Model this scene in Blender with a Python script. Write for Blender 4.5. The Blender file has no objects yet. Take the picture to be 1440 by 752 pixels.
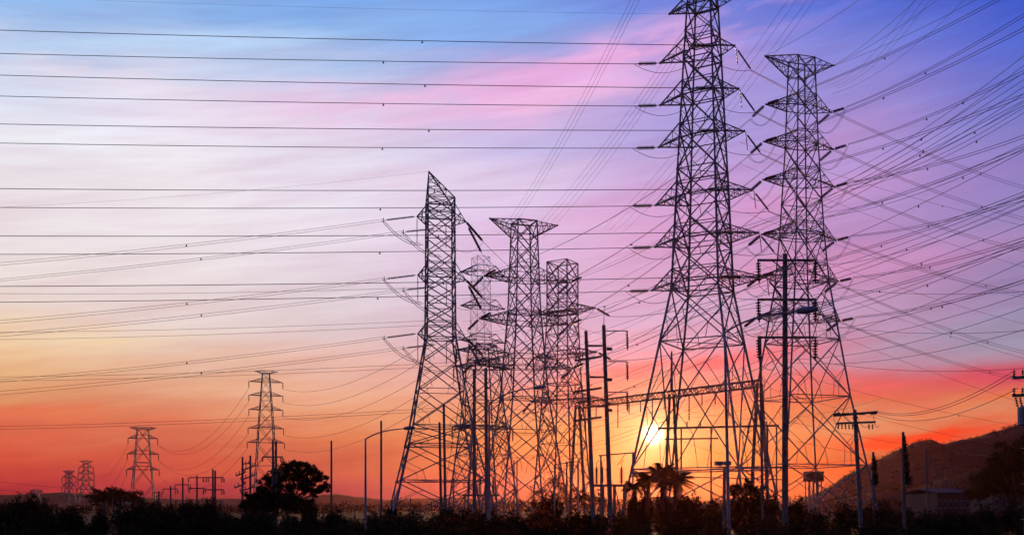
import bpy, math, random
from mathutils import Vector, Matrix, noise
random.seed(7)
SC = bpy.context.scene
COL = SC.collection
F = 1440.0; HY = 716.0; CH = 2.5
def P(px, py, D):
    return Vector(((px-720.0)*D/F, D, CH + (HY-py)*D/F))

# ------------------------------------------------------------ camera
cam = bpy.data.objects.new('camera', bpy.data.cameras.new('camera'))
COL.objects.link(cam); SC.camera = cam
cam.location = (0, 0, CH); cam.rotation_euler = (math.radians(90), 0, 0)
cam.data.lens = 36; cam.data.sensor_width = 36; cam.data.shift_y = (HY-376)/1440.0
cam.data.clip_end = 20000
SC.view_settings.view_transform = 'Standard'
SC.view_settings.look = 'None'
SC.view_settings.exposure = 0
SC.view_settings.gamma = 1

# ------------------------------------------------------------ sky
SUN_AZ = math.atan2(918-720, F)
SUN_EL = math.atan2(HY-610, math.hypot(F, 198))
def lin(c):
    c = c/255.0
    return c/12.92 if c <= 0.04045 else ((c+0.055)/1.055)**2.4
SKY = {
 0:   [(-260,110,150,222),(0,143,184,238),(45,168,200,240),(90,200,216,240),(160,230,228,242),(240,234,226,233),(320,236,226,230),(400,234,218,216),(450,236,210,190),(490,238,198,156),(530,228,172,126),(570,224,146,100),(600,222,118,84),(640,210,84,64),(670,198,60,56),(690,176,40,56),(716,120,22,40)],
 240: [(-260,105,145,222),(0,140,182,238),(45,164,196,240),(90,196,212,240),(160,234,226,242),(240,238,230,238),(320,238,228,234),(400,234,220,222),(450,232,210,206),(490,230,196,178),(530,230,178,146),(570,226,150,116),(600,220,124,92),(640,206,88,70),(670,192,64,64),(690,170,42,62),(716,120,26,48)],
 480: [(-260,95,135,218),(0,124,168,234),(50,146,184,236),(95,182,200,236),(140,220,206,232),(190,226,218,238),(240,230,224,240),(320,234,222,236),(400,226,212,224),(450,218,200,206),(500,228,188,182),(540,228,172,150),(580,228,154,116),(620,214,118,80),(660,192,84,68),(690,168,56,72),(716,120,40,66)],
 720: [(-260,85,120,214),(0,120,158,230),(50,138,168,228),(100,184,176,228),(150,206,180,226),(200,198,186,230),(250,218,200,234),(320,220,190,228),(400,216,184,220),(450,210,176,206),(500,208,158,180),(540,222,148,138),(580,226,146,102),(620,224,130,78),(660,210,102,70),(690,200,84,84),(716,120,40,50)],
 960: [(-260,70,100,208),(0,112,130,222),(50,140,142,222),(100,168,150,220),(160,172,158,222),(240,186,158,216),(320,206,156,206),(380,206,160,204),(440,196,164,202),(490,202,150,180),(530,220,134,136),(560,222,134,106),(600,218,140,86),(640,216,128,60),(670,204,96,48),(690,190,80,50),(716,110,40,34)],
 1200:[(-260,50,80,190),(0,84,110,214),(60,118,128,216),(120,148,136,212),(180,162,142,212),(240,168,144,208),(320,180,142,198),(380,190,136,186),(430,186,140,182),(470,176,146,180),(510,184,130,154),(540,210,96,104),(575,216,94,72),(610,196,118,80),(640,196,100,60),(670,190,66,38),(690,180,60,40),(716,100,34,26)],
 1440:[(-260,36,60,170),(0,58,86,200),(60,82,104,210),(120,104,116,206),(180,124,124,202),(240,142,128,196),(320,148,130,188),(400,148,128,176),(450,146,136,174),(490,160,138,164),(520,186,98,118),(540,208,70,88),(565,214,108,88),(585,222,118,82),(610,220,80,56),(650,190,60,44),(716,90,30,24)],
}
TMAX = 0.72
w = bpy.data.worlds.new("World"); SC.world = w; w.use_nodes = True
nt = w.node_tree; nt.nodes.clear()
N = nt.nodes.new; L = nt.links.new
def M(op, a, b=None, c=None, clamp=False):
    n = N('ShaderNodeMath'); n.operation = op; n.use_clamp = clamp
    for i, v in enumerate((a, b, c)):
        if v is None: continue
        if isinstance(v, (int, float)): n.inputs[i].default_value = v
        else: L(v, n.inputs[i])
    return n.outputs[0]
def MIX(f, a, b, mode='MIX'):
    n = N('ShaderNodeMix'); n.data_type = 'RGBA'; n.blend_type = mode; n.clamp_result = False
    for s, v in ((n.inputs[0], f), (n.inputs[6], a), (n.inputs[7], b)):
        if isinstance(v, (int, float)): s.default_value = v
        elif isinstance(v, tuple): s.default_value = v
        else: L(v, s)
    return n.outputs[2]
tc = N('ShaderNodeTexCoord')
sx = N('ShaderNodeSeparateXYZ'); L(tc.outputs['Generated'], sx.inputs[0])
X, Y, Z = sx.outputs
AZ = M('ARCTAN2', X, Y)
HYP = M('SQRT', M('ADD', M('MULTIPLY', X, X), M('MULTIPLY', Y, Y)))
T0 = M('DIVIDE', Z, M('MAXIMUM', HYP, 0.001))
def sky_noise(sa, st, detail=4, rough=0.55, shear=0.0, seed=0.0):
    c = N('ShaderNodeCombineXYZ')
    L(M('MULTIPLY', AZ, sa), c.inputs[0]); L(M('ADD', M('MULTIPLY', T0, st), M('MULTIPLY', AZ, -shear*st)), c.inputs[1])
    c.inputs[2].default_value = seed
    n = N('ShaderNodeTexNoise'); n.inputs['Scale'].default_value = 1.0
    n.inputs['Detail'].default_value = detail; n.inputs['Roughness'].default_value = rough
    L(c.outputs[0], n.inputs['Vector'])
    return n.outputs['Fac']
n1 = sky_noise(5, 26, 5, 0.55, 0.12, 1.7)
n2 = sky_noise(11, 70, 4, 0.5, 0.05, 8.2)
T = M('ADD', T0, M('ADD', M('MULTIPLY', M('SUBTRACT', n1, 0.5), 0.055), M('MULTIPLY', M('SUBTRACT', n2, 0.5), 0.012)))
TN = M('DIVIDE', T, TMAX, clamp=True)
prev = None; prevaz = None
for px in sorted(SKY):
    az = math.atan((px-720)/F); r = N('ShaderNodeValToRGB'); cr = r.color_ramp
    cr.interpolation = 'LINEAR'
    stops = sorted([((HY-py)/F*math.cos(az)/TMAX, (lin(a), lin(b), lin(c), 1)) for py, a, b, c in SKY[px]])
    while len(cr.elements) < len(stops): cr.elements.new(0.5)
    for i, (p, c) in enumerate(stops):
        cr.elements[i].position = min(1, p)
    for i, (p, c) in enumerate(stops):
        cr.elements[i].color = c
    L(TN, r.inputs[0])
    if prev is None: prev = r.outputs[0]
    else:
        f = M('DIVIDE', M('SUBTRACT', AZ, prevaz), az-prevaz, clamp=True)
        mr = N('ShaderNodeMapRange'); mr.interpolation_type = 'SMOOTHSTEP'; L(f, mr.inputs[0])
        prev = MIX(M('ADD', M('MULTIPLY', f, 0.6), M('MULTIPLY', mr.outputs[0], 0.4)), prev, r.outputs[0])
    prevaz = az
col = prev
def blob(px, py, lx, ly, ang):
    """soft elongated cloud given by the direction it lies in and its angular size"""
    a0 = math.atan((px-720)/F); t0 = (HY-py)/F*math.cos(a0)
    dx = M('SUBTRACT', AZ, a0); dt = M('SUBTRACT', T, t0)
    ca, sa = math.cos(math.radians(ang)), math.sin(math.radians(ang))
    u = M('MULTIPLY', M('ADD', M('MULTIPLY', dx, ca), M('MULTIPLY', dt, sa)), F/lx)
    v = M('MULTIPLY', M('SUBTRACT', M('MULTIPLY', dt, ca), M('MULTIPLY', dx, sa)), F/ly)
    d = M('ADD', M('MULTIPLY', u, u), M('MULTIPLY', v, v))
    return M('POWER', 2.718, M('MULTIPLY', d, -1.0))
n3 = sky_noise(7, 22, 5, 0.6, 0.18, 4.4)
tex = M('MULTIPLY', M('SUBTRACT', n3, 0.33), 3.2, clamp=True)
def C(r, g, b): return (lin(r), lin(g), lin(b), 1)
for (px, py, lx, ly, ang, c, s) in [
    (640,138,260,30,5,C(244,192,228),1.1), (830,88,230,30,14,C(232,176,228),1.2), (700,50,150,20,8,C(128,168,236),.6), (1060,30,110,30,22,C(205,160,222),.8),
    (120,105,220,28,-6,C(238,222,236),.6), (300,60,160,22,8,C(190,212,242),.5), (560,30,200,26,0,C(128,172,235),.6),
    (830,205,160,20,10,C(176,172,228),.5), (1000,300,260,40,6,C(220,150,202),.5), (1150,200,120,26,10,C(190,150,210),.5),
    (620,250,240,24,4,C(232,206,228),.5), (1100,395,260,26,4,C(216,144,190),.5), (1000,430,260,22,-3,C(190,168,205),.55),
    (1360,475,130,22,-2,C(146,148,176),.6), (1350,533,130,15,-2,C(186,62,100),1.2), (1240,552,150,13,2,C(232,84,92),1.1), (1180,540,170,16,3,C(240,96,110),.5),
    (1310,616,170,11,5,C(240,52,24),1.5), (1290,590,150,11,4,C(206,142,108),1.1), (1390,572,90,8,10,C(226,110,62),.9), (1180,668,140,8,0,C(214,70,28),.8), (930,522,200,18,8,C(240,92,108),.9), (1080,560,150,12,4,C(242,96,70),.7),
    (800,545,150,14,-4,C(244,120,110),.5), (90,600,180,14,0,C(232,112,76),.5), (60,640,220,16,-2,C(224,84,62),.5),
    (330,545,150,12,3,C(240,178,138),.4), (90,470,130,14,2,C(246,214,160),.5)]:
    col = MIX(M('MULTIPLY', M('MULTIPLY', blob(px, py, lx, ly, ang), tex), s*1.5, clamp=True), col, c)
# thin cirrus streaks over everything
n4 = sky_noise(4.5, 46, 6, 0.62, 0.22, 12.6); n5 = sky_noise(9, 120, 5, 0.6, 0.10, 21.3)
sw = M('ADD', M('MULTIPLY', M('SUBTRACT', n4, 0.5), 0.5), M('MULTIPLY', M('SUBTRACT', n5, 0.5), 0.28))
cs_ = N('ShaderNodeCombineXYZ')
for i_, g_ in enumerate((0.55, 1.0, 0.8)): L(M('ADD', 1.0, M('MULTIPLY', sw, g_)), cs_.inputs[i_])
col = MIX(1.0, col, cs_.outputs[0], 'MULTIPLY')
# sun disc and its aureole
sd = (math.sin(SUN_AZ)*math.cos(SUN_EL), math.cos(SUN_AZ)*math.cos(SUN_EL), math.sin(SUN_EL))
vm = N('ShaderNodeVectorMath'); vm.operation = 'DOT_PRODUCT'
nz = N('ShaderNodeVectorMath'); nz.operation = 'NORMALIZE'; L(tc.outputs['Generated'], nz.inputs[0])
L(nz.outputs[0], vm.inputs[0]); vm.inputs[1].default_value = sd
ang = M('MULTIPLY', M('ARCCOSINE', M('MINIMUM', vm.outputs['Value'], 1.0)), 57.2958)
def glow(scale, amt, c, p=1.0):
    e = M('MULTIPLY', M('POWER', 2.718, M('MULTIPLY', M('POWER', M('DIVIDE', ang, scale), p), -1.0)), amt)
    return MIX(e, (0,0,0,1), c)
addc = glow(0.56, 1.0, (2.6,2.2,1.4,1), 4.0)
for sc_, a_, c_ in ((1.15, 1.0, (1,.80,.38,1)), (2.4, .13, (1,.50,.12,1))):
    addc = MIX(1.0, addc, glow(sc_, a_, c_), 'ADD')
col = MIX(1.0, col, addc, 'ADD')
# the east, behind the camera, is already dusk
mr = N('ShaderNodeMapRange'); mr.interpolation_type = 'SMOOTHSTEP'
L(M('ABSOLUTE', AZ), mr.inputs[0]); mr.inputs[1].default_value = 0.75; mr.inputs[2].default_value = 1.7
col = MIX(mr.outputs[0], col, (0.040, 0.042, 0.125, 1))
hi = N('ShaderNodeMapRange'); hi.interpolation_type = 'SMOOTHSTEP'; L(T0, hi.inputs[0]); hi.inputs[1].default_value = 0.6; hi.inputs[2].default_value = 1.6
col = MIX(hi.outputs[0], col, (0.085, 0.11, 0.36, 1))
below = N('ShaderNodeMapRange'); L(T0, below.inputs[0]); below.inputs[1].default_value = -0.005; below.inputs[2].default_value = -0.05
col = MIX(below.outputs[0], col, (0.01, 0.006, 0.006, 1))
bg = N('ShaderNodeBackground'); L(col, bg.inputs[0]); bg.inputs[1].default_value = 1.0
st = N('ShaderNodeTexSky'); st.sky_type = 'NISHITA'; st.sun_disc = False
st.sun_elevation = SUN_EL; st.sun_rotation = SUN_AZ
bg2 = N('ShaderNodeBackground'); L(st.outputs[0], bg2.inputs[0]); bg2.inputs[1].default_value = 0.0015
ad = N('ShaderNodeAddShader'); L(bg.outputs[0], ad.inputs[0]); L(bg2.outputs[0], ad.inputs[1])
ow = N('ShaderNodeOutputWorld'); L(ad.outputs[0], ow.inputs[0])
w.cycles.sampling_method = 'MANUAL'; w.cycles.sample_map_resolution = 1024

sl = bpy.data.lights.new('sun', 'SUN'); sl.energy = 2.0; sl.angle = math.radians(0.5); sl.color = (1, 0.50, 0.20)
so = bpy.data.objects.new('sun', sl); COL.objects.link(so)
so.rotation_euler = (-Vector(sd)).to_track_quat('-Z', 'Y').to_euler()

# ------------------------------------------------------------ materials
def mat(name, c, rough=0.7, metal=0.0, var=0.25, scale=3.0, c2=None, bump=0.0, emit=None):
    m = bpy.data.materials.new(name); m.use_nodes = True
    t = m.node_tree; b = t.nodes['Principled BSDF']
    b.inputs['Roughness'].default_value = rough; b.inputs['Metallic'].default_value = metal
    if rough >= .8: b.inputs['Specular IOR Level'].default_value = .04
    n = t.nodes.new('ShaderNodeTexNoise'); n.inputs['Scale'].default_value = scale; n.inputs['Detail'].default_value = 6
    tco = t.nodes.new('ShaderNodeTexCoord'); t.links.new(tco.outputs['Object'], n.inputs['Vector'])
    r = t.nodes.new('ShaderNodeValToRGB'); r.color_ramp.elements[0].position = .32; r.color_ramp.elements[1].position = .68
    a = [x*(1-var) for x in c]; z = c2 or [min(1, x*(1+var)) for x in c]
    r.color_ramp.elements[0].color = (*a, 1); r.color_ramp.elements[1].color = (*z, 1)
    t.links.new(n.outputs['Fac'], r.inputs[0]); t.links.new(r.outputs[0], b.inputs['Base Color'])
    if bump:
        bp = t.nodes.new('ShaderNodeBump'); bp.inputs['Strength'].default_value = bump
        t.links.new(n.outputs['Fac'], bp.inputs['Height']); t.links.new(bp.outputs[0], b.inputs['Normal'])
    if emit:
        b.inputs['Emission Color'].default_value = (*emit[0], 1); b.inputs['Emission Strength'].default_value = emit[1]
    return m
STEEL = mat('galvanised_steel', (.30,.31,.33), .6, .15, .3, 1.5)
STEEL_B = mat('galvanised_steel_dull', (.30,.30,.31), .65, .15, .3, 1.2)
RUST = mat('weathered_steel', (.26,.20,.15), .7, .2, .35, 2.0)
CONC = mat('pole_concrete', (.22,.20,.185), .9, 0, .22, 2.5, bump=.3)
CONC_D = mat('stained_concrete', (.20,.17,.15), .9, 0, .3, 2.0, bump=.3)
WIRE = mat('aluminium_conductor', (.12,.12,.13), .6, .3, .15, .5)
PORC = mat('brown_porcelain', (.06,.045,.04), .35, 0, .2, 4)
BARK = mat('bark', (.09,.065,.045), .95, 0, .35, 6, bump=.5)
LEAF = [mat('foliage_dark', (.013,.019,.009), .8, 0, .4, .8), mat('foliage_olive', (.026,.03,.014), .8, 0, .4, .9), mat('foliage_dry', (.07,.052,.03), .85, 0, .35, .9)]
SOIL = mat('soil', (.022,.019,.014), .97, 0, .4, .12, c2=(.03,.034,.018), bump=.4)
HILL = mat('hill_forest', (.014,.014,.011), .97, 0, .5, .03, c2=(.034,.027,.022), bump=.5)
WALL = mat('painted_wall', (.10,.095,.09), .85, 0, .12, .8)
ROOF = mat('metal_roof', (.06,.065,.075), .85, .0, .15, .6)
GLASS = mat('window_glass', (.04,.05,.06), .12, 0, .1, 1)
LIT = mat('lit_window', (.8,.7,.5), .5, 0, .05, 1, emit=((1,.85,.6), 2.5))
LAMPG = mat('lamp_glass', (.55,.55,.5), .3, 0, .1, 3)
RUSTY = mat('dark_brick', (.07,.05,.045), .9, 0, .25, .6)
ASPH = mat('asphalt', (.05,.05,.052), .9, 0, .2, 1.5, bump=.3)

# ------------------------------------------------------------ mesh helpers
def link(o, parent=None):
    COL.objects.link(o)
    if parent: o.parent = parent
    return o
def base_of(o):
    v = Vector((0,0,0))
    while o: v += o.location; o = o.parent
    return v
def tag(o, label=None, cat=None, group=None, kind=None):
    if label: o['label'] = label
    if cat: o['category'] = cat
    if group: o['group'] = group
    if kind: o['kind'] = kind
    return o
def thing(name, loc, label, cat, group=None):
    o = bpy.data.objects.new(name, None); o.location = loc; o.empty_display_size = .5
    COL.objects.link(o); return tag(o, label, cat, group)
class MB:
    def __init__(s): s.v = []; s.f = []
    def beam(s, a, b, r, prof='L', r2=None):
        """straight member: 'L' angle iron, 'Q' square tube, or an int for a round section"""
        a = Vector(a); b = Vector(b); d = b-a
        if d.length < 1e-4: return
        d.normalize(); r2 = r if r2 is None else r2
        up = Vector((0,0,1)) if abs(d.z) < .95 else Vector((0,1,0))
        p = d.cross(up).normalized(); q = p.cross(d)
        if prof == 'L':
            t = .22; pts = [(-1,-1),(1,-1),(1,-1+2*t),(-1+2*t,-1+2*t),(-1+2*t,1),(-1,1)]
        elif prof == 'Q': pts = [(-1,-1),(1,-1),(1,1),(-1,1)]
        else: pts = [(math.cos(2*math.pi*i/prof), math.sin(2*math.pi*i/prof)) for i in range(prof)]
        n = len(pts); i0 = len(s.v)
        for c, rr in ((a, r), (b, r2)):
            for x, y in pts: s.v.append(c + p*x*rr + q*y*rr)
        for i in range(n):
            j = (i+1) % n; s.f.append((i0+i, i0+j, i0+n+j, i0+n+i))
        s.f.append(tuple(i0+i for i in reversed(range(n)))); s.f.append(tuple(i0+n+i for i in range(n)))
    def tube(s, pts, rad, n=6):
        i0 = len(s.v); m = len(pts)
        for k, c in enumerate(pts):
            d = (pts[min(k+1, m-1)] - pts[max(k-1, 0)]).normalized()
            up = Vector((0,0,1)) if abs(d.z) < .95 else Vector((0,1,0))
            p = d.cross(up).normalized(); q = p.cross(d)
            rr = rad[k] if isinstance(rad, (list, tuple)) else rad
            for i in range(n):
                a = 2*math.pi*i/n; s.v.append(c + p*math.cos(a)*rr + q*math.sin(a)*rr)
        for k in range(m-1):
            for i in range(n):
                j = (i+1) % n; s.f.append((i0+k*n+i, i0+k*n+j, i0+(k+1)*n+j, i0+(k+1)*n+i))
        s.f.append(tuple(i0+i for i in reversed(range(n)))); s.f.append(tuple(i0+(m-1)*n+i for i in range(n)))
    def box(s, c, sx, sy, sz, yaw=0):
        c = Vector(c); R = Matrix.Rotation(yaw, 3, 'Z'); i0 = len(s.v)
        for z in (-1, 1):
            for x, y in ((-1,-1),(1,-1),(1,1),(-1,1)):
                s.v.append(c + R @ Vector((x*sx/2, y*sy/2, z*sz/2)))
        for f in ((3,2,1,0),(4,5,6,7),(0,1,5,4),(1,2,6,5),(2,3,7,6),(3,0,4,7)): s.f.append(tuple(i0+k for k in f))
    def lathe(s, c, prof, n=12, axis=None):
        c = Vector(c); q = (axis or Vector((0,0,1))).to_track_quat('Z', 'Y'); i0 = len(s.v); m = len(prof)
        for z, r in prof:
            for i in range(n):
                a = 2*math.pi*i/n; s.v.append(c + q @ Vector((r*math.cos(a), r*math.sin(a), z)))
        for k in range(m-1):
            for i in range(n):
                j = (i+1) % n; s.f.append((i0+k*n+i, i0+k*n+j, i0+(k+1)*n+j, i0+(k+1)*n+i))
        s.f.append(tuple(i0+i for i in reversed(range(n)))); s.f.append(tuple(i0+(m-1)*n+i for i in range(n)))
    def build(s, name, m, parent=None, smooth=False):
        me = bpy.data.meshes.new(name); b = base_of(parent)
        me.from_pydata([tuple(v-b) for v in s.v], [], s.f); me.update()
        if smooth: me.polygons.foreach_set('use_smooth', [True]*len(me.polygons))
        me.materials.append(m); o = bpy.data.objects.new(name, me)
        return link(o, parent)
    def build_at(s, name, m, loc, smooth=False):
        me = bpy.data.meshes.new(name); b = Vector(loc)
        me.from_pydata([tuple(v-b) for v in s.v], [], s.f); me.update()
        if smooth: me.polygons.foreach_set('use_smooth', [True]*len(me.polygons))
        me.materials.append(m); o = bpy.data.objects.new(name, me); o.location = b
        return link(o)
_ins = {}
def ins_mesh(Ln, R, discs):
    k = (round(Ln, 2), round(R, 3), discs)
    if k not in _ins:
        mb = MB(); pr = [(0, R*.3)]; e = Ln*.06; st_ = (Ln-2*e)/discs
        for i in range(discs):
            z = e + i*st_; pr += [(z, R*.35), (z+st_*.12, R), (z+st_*.45, R*.92), (z+st_*.55, R*.35)]
        pr += [(Ln-e, R*.3), (Ln, R*.3)]
        mb.lathe((0,0,0), pr, 8)
        me = bpy.data.meshes.new('insulator'); me.from_pydata([tuple(v) for v in mb.v], [], mb.f); me.materials.append(PORC)
        _ins[k] = me
    return _ins[k]
def insulator(a, b, R, parent, discs=12, name='insulator'):
    a = Vector(a); b = Vector(b); d = b-a
    o = bpy.data.objects.new(name, ins_mesh(d.length, R, discs)); COL.objects.link(o); o.parent = parent
    o.location = a - base_of(parent); o.rotation_euler = d.to_track_quat('Z', 'Y').to_euler()
    return o
def catenary(a, b, sag, n=20):
    return [a.lerp(b, i/n) - Vector((0,0,1))*sag*4*(i/n)*(1-i/n) for i in range(n+1)]
def jumper(a, b, sag, r, parent):
    mb = MB(); mb.tube(catenary(Vector(a), Vector(b), sag, 14), r, 5); return mb.build('jumper_cable', WIRE, parent)

# ------------------------------------------------------------ lattice pylons
def pylon(label, group, px, D, yaw, prof, r, pr=1.0, m=STEEL, peak=None, name='transmission_tower', sub=True):
    """prof: (row, outer half width in px) from the foot up.  Returns the thing and helpers."""
    c0 = P(px, 716, D); t = thing(name, (c0.x, D, 0), label, 'pylon', group)
    cy, sy = math.cos(yaw), math.sin(yaw); k = D/F; spread = abs(cy)+abs(sy)
    U = Vector((cy, sy, 0)); V = Vector((-sy, cy, 0)); base = Vector((c0.x, D, 0))
    knots = [(CH+(HY-py)*k, h*k/spread) for py, h in prof]
    # foot down to the ground
    (za, ha), (zb, hb) = knots[0], knots[1]
    if za > 0: knots[0] = (0.0, ha + (ha-hb)*za/(zb-za))
    def hw(z):
        for (a, x), (b, y) in zip(knots, knots[1:]):
            if z <= b: return x + (y-x)*(z-a)/(b-a)
        return knots[-1][1]
    def cor(i, z):
        h = hw(z); sxn, syn = ((-1,-1),(1,-1),(1,1),(-1,1))[i]
        return base + U*h*sxn + V*h*syn + Vector((0,0,z))
    zs = [knots[0][0]]
    for (a, x), (b, y) in zip(knots, knots[1:]):
        n = max(1, round((b-a)/((x+y)*pr)))
        # panels shrink with the width
        ws = [1.0/(1+0) * (x + (y-x)*(i+.5)/n) for i in range(n)]; tot = sum(ws); z = a
        for q in ws: z += q/tot*(b-a); zs.append(z)
    for i in range(4):
        mb = MB()
        for a, b in zip(knots, knots[1:]): 
            f = 1.0 if a[0] < knots[-1][0]*.5 else .8
            mb.beam(cor(i, a[0]), cor(i, b[0]), r*1.55*f)
        for z in zs[1:-1]:
            c = cor(i, z); mb.box(c, r*3.2, r*.5, r*3.2, yaw)
        mb.build('leg', m, t)
    mb = MB()
    for a, b in zip(zs, zs[1:]):
        wd = hw((a+b)/2)*2
        for i in range(4):
            j = (i+1) % 4
            A, B, Cc, Dd = cor(i, a), cor(j, a), cor(j, b), cor(i, b)
            rr = r*(.85 if wd > 4 else .62)
            mb.beam(A, Cc, rr); mb.beam(B, Dd, rr)
            if sub and wd > 4.5:
                X_ = (A+Cc)/2; 
                wa, wb = (B-A).length, (Cc-Dd).length; X_ = A + (Cc-A)*(wa/(wa+wb))
                lm, rm = (A+Dd)/2, (B+Cc)/2
                q1, q2 = (A+X_)/2, (B+X_)/2; q3, q4 = (Dd+X_)/2, (Cc+X_)/2
                for e in ((lm, q1), (lm, q3), (rm, q2), (rm, q4)): mb.beam(*e, r*.42)
                am = (A+B)/2
                mb.beam(q1, (A*.72+B*.28), r*.38); mb.beam(q2, (B*.72+A*.28), r*.38)
    for kk, (z, h) in enumerate(knots[1:]):
        for i in range(4): mb.beam(cor(i, z), cor((i+1) % 4, z), r*.8)
        mb.beam(cor(0, z), cor(2, z), r*.5); mb.beam(cor(1, z), cor(3, z), r*.5)
    for z in zs[2:-1:2]:
        for i in range(4): mb.beam(cor(i, z), cor((i+1) % 4, z), r*.6)
    mb.build('bracing', m, t)
    # concrete footings
    for i in range(4):
        fb = MB(); c = cor(i, 0); fb.box(c+Vector((0,0,.2)), .9, .9, .5, yaw); fb.build('footing', CONC, t)
    if peak:
        pk, pz = peak; ap = P(pk, pz, D); pb = MB(); z = knots[-1][0]
        for i in range(4):
            pb.beam(cor(i, z), ap, r)
        for f in (.3, .55, .78):
            for i in range(4):
                j = (i+1) % 4; pb.beam(cor(i, z).lerp(ap, f), cor(j, z).lerp(ap, f), r*.5)
                pb.beam(cor(i, z).lerp(ap, f-.25), cor(j, z).lerp(ap, f), r*.5)
        pb.build('earth_wire_peak', m, t)
    def arm(py, lp, side, up=14, down=0, tipdy=0, py_tip=None):
        """arm reaching lp px (along the picture) from the axis; side -1 left, 1 right"""
        z = CH+(HY-py)*k; reach = lp*k/max(.3, abs(cy)); h = hw(z)
        tip = base + U*side*reach + Vector((0,0,z + tipdy*k))
        zt, zb_ = z + up*k, z - down*k
        ii = (0, 3) if side < 0 else (1, 2)
        ab = MB(); bs = [cor(ii[0], zb_), cor(ii[1], zb_)]; ts = [cor(ii[0], zt), cor(ii[1], zt)]
        for q in bs: ab.beam(q, tip, r*.85)
        for q in ts: ab.beam(q, tip, r*.75)
        nseg = max(2, int(reach/1.6))
        for s_ in range(1, nseg):
            f = s_/nseg; f0 = (s_-1)/nseg
            b0, b1 = bs[0].lerp(tip, f), bs[1].lerp(tip, f); t0, t1 = ts[0].lerp(tip, f), ts[1].lerp(tip, f)
            for e in ((b0, b1), (b0, t0), (b1, t1), (bs[0].lerp(tip, f0), b1), (bs[0].lerp(tip, f0), t0), (bs[1].lerp(tip, f0), t1), (t0, t1)):
                ab.beam(*e, r*.45)
        for z_ in (zb_, zt):
            for i in range(4): ab.beam(cor(i, z_), cor((i+1) % 4, z_), r*.6)
        ab.box(tip, r*2, r*2, r*3, yaw)
        ab.build('crossarm', m, t)
        return tip
    return t, arm, cor, hw

WIRES = []   # counts per family, for the labels
def wire(pts_or_ab, r, label, group, sag=0.0, spacers=(), n=24, cat='power line', name='power_line', m=WIRE):
    a, b = pts_or_ab
    pts = catenary(a, b, sag, n); mid = a
    mb = MB(); mb.tube(pts, r, 5); o = mb.build_at(name, m, mid); tag(o, label, cat, group)
    for f in spacers:
        c = pts[0].lerp(pts[-1], f) - Vector((0,0,1))*sag*4*f*(1-f)
        s = MB(); s.beam(c+Vector((0,0,.05)), c+Vector((0,0,-.2)), .05, 6); s.lathe(c+Vector((0,0,-.24)), [(-.1,.05),(-.06,.13),(.06,.13),(.1,.05)], 8)
        s.build('spacer', PORC, o)
    return o
ORD = ['topmost','second','third','fourth','fifth','sixth','seventh','eighth','ninth','tenth','eleventh','twelfth','thirteenth','fourteenth','fifteenth','sixteenth','seventeenth','eighteenth','nineteenth','twentieth','twenty-first','twenty-second','twenty-third','twenty-fourth','twenty-fifth','twenty-sixth']

# ------------------------------------------------------------ ground and hills
def grid(name, x0, x1, y0, y1, nx, ny, fz, m, kind='structure', ease=1.0):
    v = []; f = []
    for j in range(ny+1):
        y = y0 + (y1-y0)*(j/ny)**ease
        for i in range(nx+1):
            x = x0 + (x1-x0)*i/nx; v.append((x, y, fz(x, y)))
    for j in range(ny):
        for i in range(nx):
            a = j*(nx+1)+i; f.append((a, a+1, a+nx+2, a+nx+1))
    me = bpy.data.meshes.new(name); me.from_pydata(v, [], f); me.materials.append(m)
    me.polygons.foreach_set('use_smooth', [True]*len(f))
    o = bpy.data.objects.new(name, me); link(o); o['kind'] = kind; return o
def gz(x, y):
    n = noise.noise(Vector((x*.03, y*.03, 0)))*.25 + noise.noise(Vector((x*.15, y*.15, 3)))*.08
    return n - .25
grid('ground', -3200, 3200, -200, 5200, 260, 300, gz, SOIL, ease=2.2)
def interp(tab, x):
    if x <= tab[0][0]: return tab[0][1]
    for (a, p), (b, q) in zip(tab, tab[1:]):
        if x <= b: return p + (q-p)*(x-a)/(b-a)
    return tab[-1][1]
def ridge(name, D, tab, wide, x0, x1, seed, amp, m=HILL):
    k = D/F
    def fz(x, y):
        px = 720 + x/k; py = interp(tab, px)
        h = max(0, CH + (HY-py)*k)
        s = math.exp(-((y-D)/wide)**2)
        n = noise.fractal(Vector((x*.022, y*.022, seed)), 0.9, 2.1, 6)*amp
        return h*s + n*min(1, h/20)*(.4+.6*s) - 3.0*(1-s)
    return grid(name, (x0-720)*k, (x1-720)*k, D-2.3*wide, D+2.3*wide, 220, 60, fz, m)
ridge('hill', 640, [(1080,719),(1140,706),(1165,692),(1182,684),(1205,668),(1232,652),(1265,636),(1284,625),(1293,622),(1300,625),(1308,630),(1340,621),(1380,611),(1440,593),(1500,582),(1600,578),(1800,600),(1950,719)], 120, 1060, 1960, 2.0, 3.4)
ridge('foothill', 430, [(1120,719),(1170,705),(1240,690),(1300,684),(1350,668),(1400,652),(1440,640),(1560,615),(1750,660),(1850,719)], 60, 1110, 1880, 5.0, 2.0)
ridge('mountain_ridge', 2600, [(-400,712),(-200,700),(0,697),(90,692),(150,697),(260,702),(400,700),(470,694),(540,703),(640,699),(700,704),(760,706),(860,702),(960,705),(1060,700),(1200,706),(1400,712)], 300, -500, 1500, 9.0, 3.0)

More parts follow.
